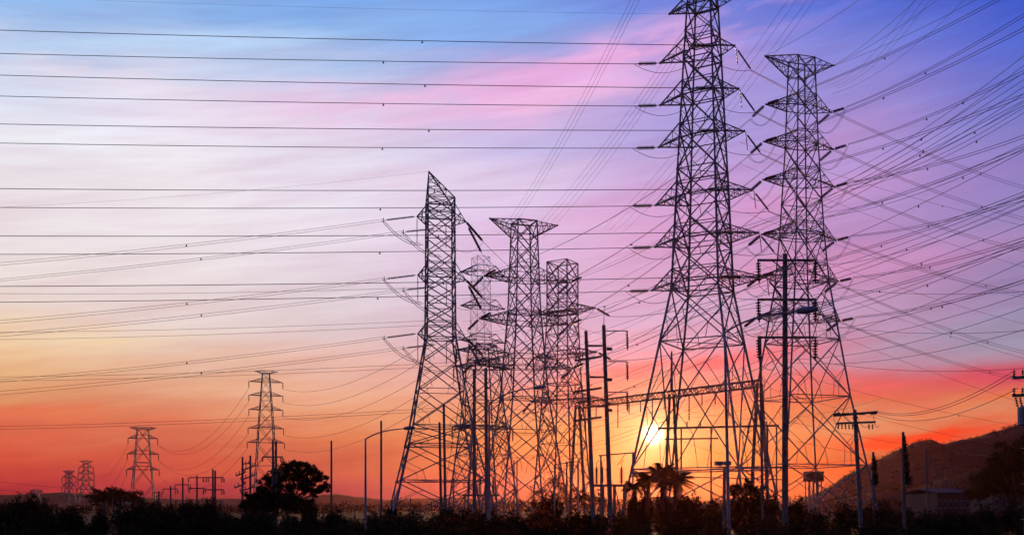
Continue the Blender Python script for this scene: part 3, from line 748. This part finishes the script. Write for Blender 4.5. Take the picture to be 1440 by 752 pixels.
hpole(352, 640, 116, 0, ((655,12,6),(668,13,6),(684,14,6)), 'pole with slanting brackets left of the tree, right one of its pair', .5, drop=False)
hpole(386, 618, 112, 4.5, ((642,17,12),(662,10,12)), 'twin dark poles rising through the left tree crown')
hpole(1330, 650, 250, 10, ((656,14,14),), 'small distant pole frame with one crossarm in front of the hill', drop=False)
hpole(223, 690, 165, 0, ((692,8,4),), 'low pole stub above the round bush beside the far pylon')
for i, (px, h) in enumerate(((150,703),(158,700),(166,704),(172,701),(180,705))):
    t, a, b = pole(px, h, 230, .12, .1, 0, label='low thin post by the far pylon foot, %s from the left' % ['first','second','third','fourth','fifth'][i], group='row of low posts by the far pylon')
# substation gantry by the sun
gA, gB = P(812, 566, 204), P(1068, 534, 172)
t = thing('substation_gantry', (P(940,716,188).x, 188, 0), 'long lattice gantry beam on A-frame columns crossing in front of the sun glow', 'gantry')
mb = MB(); du = (gB-gA).normalized(); sd_ = Vector((-du.y, du.x, 0))*.55; hz = Vector((0,0,1.15)); nn = 34
cs = [gA+sd_, gA-sd_, gA+sd_-hz, gA-sd_-hz]; LN = gB-gA
for c in cs: mb.beam(c, c+LN, .09)
for i in range(nn):
    f, g = i/nn, (i+1)/nn
    for a, b in ((0,2),(1,3),(0,1),(2,3)):
        p, q = (a, b) if i % 2 else (b, a); mb.beam(cs[p]+LN*f, cs[q]+LN*g, .06)
        mb.beam(cs[a]+LN*f, cs[b]+LN*f, .05)
mb.build('beam', RUST, t)
for fx, w_ in ((0, 2.2), (.56, 1.9), (1, 2.2)):
    p = gA+LN*fx
    for s in (-1, 1):
        mb = MB(); mb.tube([Vector((p.x+s*w_*.75, p.y, -.3)), p+Vector((s*.35,0,-.6))], [.32,.26], 12); mb.build('column', CONC, t)
mb = MB(); p = gA+LN*.56; mb.beam(p, p+Vector((0,0,7.2)), .28, 10, .16); mb.build('spire', CONC, t)
for i in range(14):
    f = (i+.8)/15; a = gA+LN*f-hz; insulator(a, a+Vector((0,0,-(2.2 if i % 3 else 4.8))), .16, t, 10)
# busbar crossing below
t = thing('busbar_support', (P(1005,716,150).x, 150, 0), 'low horizontal busbar frame with disconnectors right of the sun', 'busbar')
for (x0, y0, x1, y1, r) in ((925,602,1095,598,.14),(935,617,1010,616,.1),(892,664,1100,656,.09),(893,668,1100,674,.07)):
    mb = MB(); mb.beam(P(x0,y0,150), P(x1,y1,150), r, 'Q'); mb.build('busbar', RUST, t)
for x in (958, 1000, 1060, 1092):
    mb = MB(); mb.beam(Vector((P(x,716,150).x,150,-.3)), P(x,600,150), .14, 10, .11); mb.build('post', CONC, t)
for x in (940,948,966,985,1032,1042,1052,1078): a = P(x, 600, 150); insulator(a, a+Vector((0,0,.9 if x % 4 else -1.1)), .16, t, 6)
# breakers
def breaker(px, py, D, lab):
    k = D/F; t = thing('circuit_breaker', (P(px,716,D).x, D, 0), lab, 'circuit breaker'); b = P(px, py, D)
    mb = MB(); mb.box(b+Vector((0,0,-.15)), 52*k, 1.6, .22)
    for x in (-22,-8,8,22):
        for y in (-.6,.6): mb.beam(Vector((b.x+x*k, D+y, 0)), b+Vector((x*k, y, -.2)), .08, 'Q')
    mb.beam(Vector((b.x-22*k, D-.6, .3)), b+Vector((-8*k,-.6,-.3)), .05, 'Q'); mb.beam(Vector((b.x+22*k, D-.6, .3)), b+Vector((8*k,-.6,-.3)), .05, 'Q')
    mb.build('frame', RUST, t)
    for x in (-17,-9,-1,18):
        a = b+Vector((x*k,0,0)); o = insulator(a, a+Vector((0,0,24*k)), .24, t, 14, 'bushing'); mb = MB(); mb.tube([a+Vector((0,0,24*k)), a+Vector((-.05,0,29*k)), a+Vector((.25,0,34*k))], .03, 5); mb.build('lead', WIRE, t)
breaker(856, 680, 105, 'four-bushing circuit breaker on a steel frame at the foot of the close pole pair')
breaker(676, 694, 125, 'four-bushing circuit breaker in the foot of the pylons left of centre')
t = thing('bus_support', (P(840,716,118).x,118,0), 'high horizontal bus pipe on slim posts right of the close pole pair', 'busbar')
mb = MB(); mb.beam(P(778,653,118), P(815,648,118), .05, 8); mb.build('pipe', RUST, t)
mb = MB(); mb.beam(P(842,640,118), P(893,636,118), .07, 8); mb.beam(P(880,637,118), P(868,654,118), .04, 8); mb.build('pipe', RUST, t)
for x, y in ((780,653),(813,648),(845,640),(890,636)):
    mb = MB(); mb.beam(Vector((P(x,716,118).x,118,-.3)), P(x,y,118), .1, 8); mb.build('post', STEEL, t)

# ------------------------------------------------------------ buildings
def building(name, x0, x1, ytop, D, depth, lab, m=WALL, pitch=0, nwin=6, lit=False, cat='building', ws=1.0):
    k = D/F; A = P(x0, ytop, D); B = P(x1, ytop, D); h = A.z; c = (A+B)/2; wdt = B.x-A.x
    t = thing(name, (c.x, D+depth/2, 0), lab, cat)
    mb = MB(); mb.box(Vector((c.x, D+depth/2, h/2-.1)), wdt, depth, h); mb.build('wall', m, t)
    r = MB(); zc = h+.02
    if pitch:
        i0 = len(r.v); e = .5
        for x in (A.x-e, B.x+e):
            r.v += [Vector((x, D-e, h)), Vector((x, D+depth/2, h+pitch)), Vector((x, D+depth+e, h)), Vector((x, D-e, h-.15)), Vector((x, D+depth/2, h+pitch-.25)), Vector((x, D+depth+e, h-.15))]
        for a, b in ((0,1),(1,2),(4,3),(5,4)): r.f.append((a, a+6, b+6, b))
        r.f += [(0,1,4,3),(1,2,5,4),(6,9,10,7),(7,10,11,8),(0,3,9,6),(2,8,11,5)]
    else: r.box(Vector((c.x, D+depth/2, h+.12)), wdt+.8, depth+.8, .3)
    r.build('roof', ROOF, t)
    for i in range(nwin):
        x = A.x + wdt*(i+.5)/nwin
        f = MB(); f.box(Vector((x, D-.02, h*.6)), wdt/nwin*.5*ws, .12, h*.28*ws); fo = f.build('window', STEEL_B, t)
        g = MB(); g.box(Vector((x, D-.09, h*.6)), wdt/nwin*.42*ws, .04, h*.22*ws); g.build('pane', LIT if lit else GLASS, fo)
building('warehouse', 1318, 1364, 692, 210, 18, 'long low warehouse with pale roof below the hill', pitch=1.0)
building('warehouse', 1396, 1460, 690, 230, 20, 'low warehouse with metal roof cut by the right edge', pitch=1.2)
t = thing('water_tank', (P(1144,716,330).x, 330, 0), 'elevated rectangular water tank on legs seen through the T-topped pylon', 'water tank')
k = 330/F; a = P(1144, 670, 330); mb = MB(); mb.box(a, 23*k, 4.5, 13*k); mb.build('tank', RUSTY, t)
mb = MB(); mb.box(a+Vector((0,0,6.5*k+.12)), 24*k, 4.8, .25); mb.build('lid', STEEL_B, t)
for x in (-9,-3,3,9):
    for y in (-1.8, 1.8): mb = MB(); mb.beam(Vector((a.x+x*k, 330+y, 0)), Vector((a.x+x*k, 330+y, a.z-6.5*k)), .13, 'Q'); mb.build('leg', STEEL_B, t)
for s_ in (-1, 1): mb = MB(); mb.beam(Vector((a.x-9*k*s_, 330-1.8, .5)), Vector((a.x+9*k*s_, 330-1.8, a.z-6.6*k)), .07, 'Q'); mb.build('brace', STEEL_B, t)
building('control_house', 926, 952, 700, 185, 8, 'small low building with four lit windows under the palms', nwin=4, lit=True, ws=.35)
building('shed', 1040, 1088, 706, 130, 7, 'low long shed with pale roof edge at the foot of the tallest pylon', pitch=.5, nwin=5)

# ------------------------------------------------------------ vegetation
def shrub_mesh(seed, rx, rz, n, leaf, m, lobes=7):
    rg = random.Random(seed); mb = MB(); st_ = MB()
    for _ in range(lobes):
        a = rg.uniform(0, 6.28); d = rg.random()*.62
        c = Vector((math.cos(a)*d*rx, math.sin(a)*d*rx, rz*rg.uniform(.35,.72)))
        leafcloud(mb, c, rx*rg.uniform(.3,.5), rx*rg.uniform(.3,.5), rz*rg.uniform(.28,.42), n//lobes, leaf, rg)
        st_.tube([Vector((0,0,-.2)), c*.5+Vector((rg.uniform(-.1,.1),0,.1)), c], [.06,.04,.02], 5)
        for _ in range(3):
            e = c + Vector((rg.uniform(-.5,.5)*rx*.6, rg.uniform(-.5,.5)*rx*.6, rg.uniform(.1,.5)*rz)); st_.tube([c, e], [.02,.006], 4)
            leafcloud(mb, e, .25, .25, .25, 14, leaf, rg)
    return mb, st_
PROTO = []
for i in range(5):
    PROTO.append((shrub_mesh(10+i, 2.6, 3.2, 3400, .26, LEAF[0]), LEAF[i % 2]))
meshes = []
for (mb, st_), m in PROTO:
    a = bpy.data.meshes.new('leaves'); a.from_pydata([tuple(v) for v in mb.v], [], mb.f); a.materials.append(m)
    b = bpy.data.meshes.new('stems'); b.from_pydata([tuple(v) for v in st_.v], [], st_.f); b.materials.append(BARK)
    meshes.append((a, b))
def shrub(px, ytop, D, wpx, label, group, name='shrub', i=None):
    k = D/F; i = rng.randrange(5) if i is None else i
    h = CH + (HY-ytop)*k; rx = wpx*k/2
    t = thing(name, (P(px,716,D).x, D, -.1), label, 'bush', group)
    t.scale = (rx/2.6, rx/2.6, max(.3, h/3.4)); t.rotation_euler.z = rng.uniform(0, 6.28)
    for nm, me in zip(('leaves', 'stems'), meshes[i]):
        o = bpy.data.objects.new(nm, me); COL.objects.link(o); o.parent = t
    return t
for px, y, w_, D, lab in ((14,700,40,118,'leftmost dark rounded bush at the left edge'),(40,696,46,112,'tallest round dark bush near the left edge'),(62,702,30,110,'dark bush on the right shoulder of the left clump'),
    (90,712,30,105,'low dark bush before the small far pylons'),(196,704,30,125,'dark bush at the foot of the hazy pylon on the left'),(228,702,40,120,'broad dark bush below the low pole stub'),
    (262,699,52,118,'broad round dark bush under the wide-crossarm poles'),(292,702,40,112,'round dark bush at the foot of the twin-shaft pole'),(212,706,30,104,'dark bush in front of the hazy pylon foot'),
    (435,706,26,110,'small leafy bush right of the left tree'),(466,716,16,104,'low bush at the foot of the lone bare pole'),
    (546,708,30,100,'dark bush at the left foot of the pointed-peak pylon'),(780,694,46,150,'airy brown shrub between the middle pylons'),
    (1044,690,60,96,'broad dark bush at the right foot of the tallest pylon'),(1085,694,40,100,'dark bush at the foot of the thick concrete pole'),
    (990,696,46,104,'dark bush between the legs of the tallest pylon'),(892,690,20,92,'small dark bush at the left foot of the tallest pylon'),
    (1012,698,36,98,'dark bush under the tall street lamp'),(905,690,30,106,'dark bush beneath the smallest palm'),(930,688,34,108,'dark bush beneath the tallest spiky palm'),(958,690,34,108,'dark bush beneath the rightmost palm'),(1120,700,40,100,'dark bush right of the thick concrete pole'),(1075,697,44,104,'dark bush left of the thick concrete pole')):
    shrub(px, y, D, w_*1.25, lab, None)
x = -30
while x < 1480:
    yt = 716 + rng.uniform(-4, 5) + (1 if 430 < x < 560 else 0) - (8 if 1160 < x < 1300 or x > 1380 else 0)
    if 60 < x < 320: yt -= 2
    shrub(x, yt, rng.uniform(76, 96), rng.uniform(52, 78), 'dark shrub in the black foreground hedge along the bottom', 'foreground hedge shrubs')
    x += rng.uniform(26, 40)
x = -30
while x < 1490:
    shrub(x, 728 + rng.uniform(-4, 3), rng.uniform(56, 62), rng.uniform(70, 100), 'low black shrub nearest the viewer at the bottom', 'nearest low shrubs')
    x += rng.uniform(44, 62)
# far tree belt along the horizon, one mass
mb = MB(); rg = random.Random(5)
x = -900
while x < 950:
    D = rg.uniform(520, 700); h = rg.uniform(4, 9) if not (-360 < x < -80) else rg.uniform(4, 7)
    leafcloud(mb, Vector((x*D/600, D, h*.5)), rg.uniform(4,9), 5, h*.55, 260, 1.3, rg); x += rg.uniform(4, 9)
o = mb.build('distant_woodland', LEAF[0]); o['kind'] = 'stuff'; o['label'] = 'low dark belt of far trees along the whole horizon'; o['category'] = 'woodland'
# scrub on the hillsides, one mass
def scrub(name, hill, n, size, lab, seed):
    rg = random.Random(seed); mb = MB(); vs = hill.data.vertices; ok = [v.co.copy() for v in vs if v.co.z > 1.5]
    for _ in range(n):
        c = rg.choice(ok) + Vector((rg.uniform(-1,1), rg.uniform(-1,1), 0)); q = size*rg.uniform(.5,1.5)
        leafcloud(mb, c+Vector((0,0,q*.35)), q, q, q*.6, 16, q*.55, rg, .2)
    o = mb.build(name, LEAF[0]); o['kind'] = 'stuff'; o['label'] = lab; o['category'] = 'scrub'
scrub('hillside_scrub', bpy.data.objects['hill'], 4200, 1.2, 'dark scrub covering the hill at the right', 1)
scrub('slope_scrub', bpy.data.objects['foothill'], 2600, 1.0, 'dark scrub covering the lower slope at the right', 2)
# trees
def tree(px, D, lobes, tpx, label, m, leaf=.3, dens=260, name='tree', tr=.22):
    k = D/F; b = Vector((P(tpx,716,D).x, D, -.2)); t = thing(name, (b.x, D, 0), label, 'tree')
    cr = MB(); tk = MB(); rg = random.Random(int(px))
    cz = min(P(x, y, D).z for x, y, r in lobes)*.55; fork = b+Vector((0,0,max(.8, cz)))
    tk.tube([b, b.lerp(fork,.5)+Vector((.1,0,0)), fork], [tr, tr*.8, tr*.7], 9)
    for x, y, r in lobes:
        c = P(x, y, D); c.y += rg.uniform(-1,1)*r*k*1.2
        mid = fork.lerp(c, .55)+Vector((rg.uniform(-.3,.3), rg.uniform(-.3,.3), .2)); tk.tube([fork, mid, c], [tr*.5, tr*.3, .03], 6)
        R = r*k
        for _ in range(16):
            d = Vector((rg.gauss(0,1), rg.gauss(0,1), rg.gauss(0,.75))).normalized()*R*rg.uniform(.3,1.45); e = c+d
            tk.tube([c.lerp(mid,.3), e], [.03,.008], 4); q = rg.uniform(.14,.46)
            leafcloud(cr, e, R*q*1.2, R*q*1.2, R*q*.75, int(dens/10*q/.3), leaf, rg, .1)
        leafcloud(cr, c, R*.8, R*.8, R*.5, dens//4, leaf, rg, .3)
    tk.build('trunk', BARK, t); cr.build('crown', m, t)
tree(410, 122, [(408,656,9),(425,654,10),(438,661,9),(448,672,9),(455,684,7),(436,676,9),(420,668,10),(400,668,11),(388,665,8),(378,674,9),(392,682,11),(410,685,11),(430,688,10),(446,690,6),(408,668,11),(426,680,11),(395,695,11),(412,698,11),(374,688,10)], 404, 'large spreading olive tree rising left of the lone bare pole', LEAF[1], .2, 900)
tree(378, 108, [(358,700,11),(372,696,12),(388,698,13),(402,702,12),(350,710,9),(415,712,9),(385,712,12),(366,716,10)], 382, 'low dense dark tree in front of the spreading olive tree', LEAF[0], .25, 800)
tree(428, 112, [(432,706,8),(425,712,8),(440,715,7)], 430, 'small round tree tucked at the right of the dark dense tree', LEAF[0], .24, 500)
for i, (px, y) in enumerate(((142,694),(160,690),(180,695))):
    tree(px, 380, [(px-9,y+7,10),(px,y+3,11),(px+9,y+7,10)], px, ['left','middle','right'][i]+' one of three hazy reddish trees behind the small far pylons', LEAF[1], .8, 380, tr=.4)
tree(790, 165, [(760,690,13),(778,676,14),(790,684,13),(768,704,14),(800,700,13),(782,698,14),(748,706,10)], 780, 'sparse twiggy tree between the two middle pylons', LEAF[2], .22, 240)
tree(835, 150, [(828,698,12),(812,702,12),(845,702,12)], 830, 'brown hazy tree at the foot of the close pole pair', LEAF[2], .24, 420)
tree(1405, 190, [(1388,672,15),(1402,655,16),(1422,640,18),(1448,630,20),(1425,662,20),(1452,655,22),(1408,682,18),(1440,684,22),(1380,690,14),(1466,680,22)], 1430, 'big dark tree mass covering the slope at the right edge', LEAF[0], .5, 900, tr=.4)
tree(1035, 120, [(1034,690,10),(1050,686,10),(1062,692,9)], 1046, 'low bushy tree behind the short floodlight post', LEAF[0], .25, 520)
def palm(px, py, D, rpx, lab, seed):
    rg = random.Random(seed); k = D/F; top = P(px, py, D); b = Vector((top.x+rg.uniform(-.3,.3), D, -.2)); t = thing('palm_tree', (b.x, D, 0), lab, 'palm tree')
    mb = MB(); mb.tube([b.lerp(top, i/10) for i in range(11)], [.17+.02*(i % 2) for i in range(11)], 9); mb.build('trunk', BARK, t)
    fr = MB(); Rr = rpx*k*1.3
    for j in range(26):
        a = j*2.399; el = rg.uniform(-.25, 1.1); dr = Vector((math.cos(a)*math.cos(el), math.sin(a)*math.cos(el), math.sin(el)))
        pts = []; L_ = Rr*rg.uniform(.8,1.15)
        for s in range(9):
            f = s/8; pts.append(top + dr*L_*f - Vector((0,0,1))*L_*.34*f*f)
        fr.tube(pts, [.03*(1-.8*s/8) for s in range(9)], 4)
        side = dr.cross(Vector((0,0,1))).normalized()
        for s in range(1, 9):
            for q in (.0, .5):
                c = pts[s-1].lerp(pts[s], q); dd = (pts[s]-pts[s-1]).normalized(); ll = Rr*.42*(1-.5*abs(s/8-.45))
                for sg in (-1, 1):
                    e = c + (side*sg*.8+dd*.5+Vector((0,0,-.35))).normalized()*ll; i0 = len(fr.v)
                    fr.v += [c, c+dd*.12, e]; fr.f.append((i0,i0+1,i0+2))
    fr.build('crown', LEAF[0], t)
palm(912, 674, 98, 22, 'spiky palm nearest the left foot of the tallest pylon', 1)
palm(930, 670, 102, 24, 'tallest spiky palm under the sun', 2)
palm(950, 677, 96, 24, 'spiky palm right of the one under the sun', 4)
palm(893, 684, 110, 15, 'smallest palm just left of the palm cluster', 6)

# ------------------------------------------------------------ air
mb = MB(); mb.box(Vector((150, 1650, 58)), 7000, 3900, 124)
hz = mb.build('haze', STEEL); hz['kind'] = 'stuff'; hz['label'] = 'warm evening haze in the air'; hz['category'] = 'haze'
hm = bpy.data.materials.new('haze'); hm.use_nodes = True; t = hm.node_tree; t.nodes.clear()
v = t.nodes.new('ShaderNodeVolumePrincipled'); v.inputs['Density'].default_value = .00004; v.inputs['Color'].default_value = (.9,.32,.20,1); v.inputs['Anisotropy'].default_value = .86
mo = t.nodes.new('ShaderNodeOutputMaterial'); t.links.new(v.outputs[0], mo.inputs['Volume'])
hz.data.materials[0] = hm
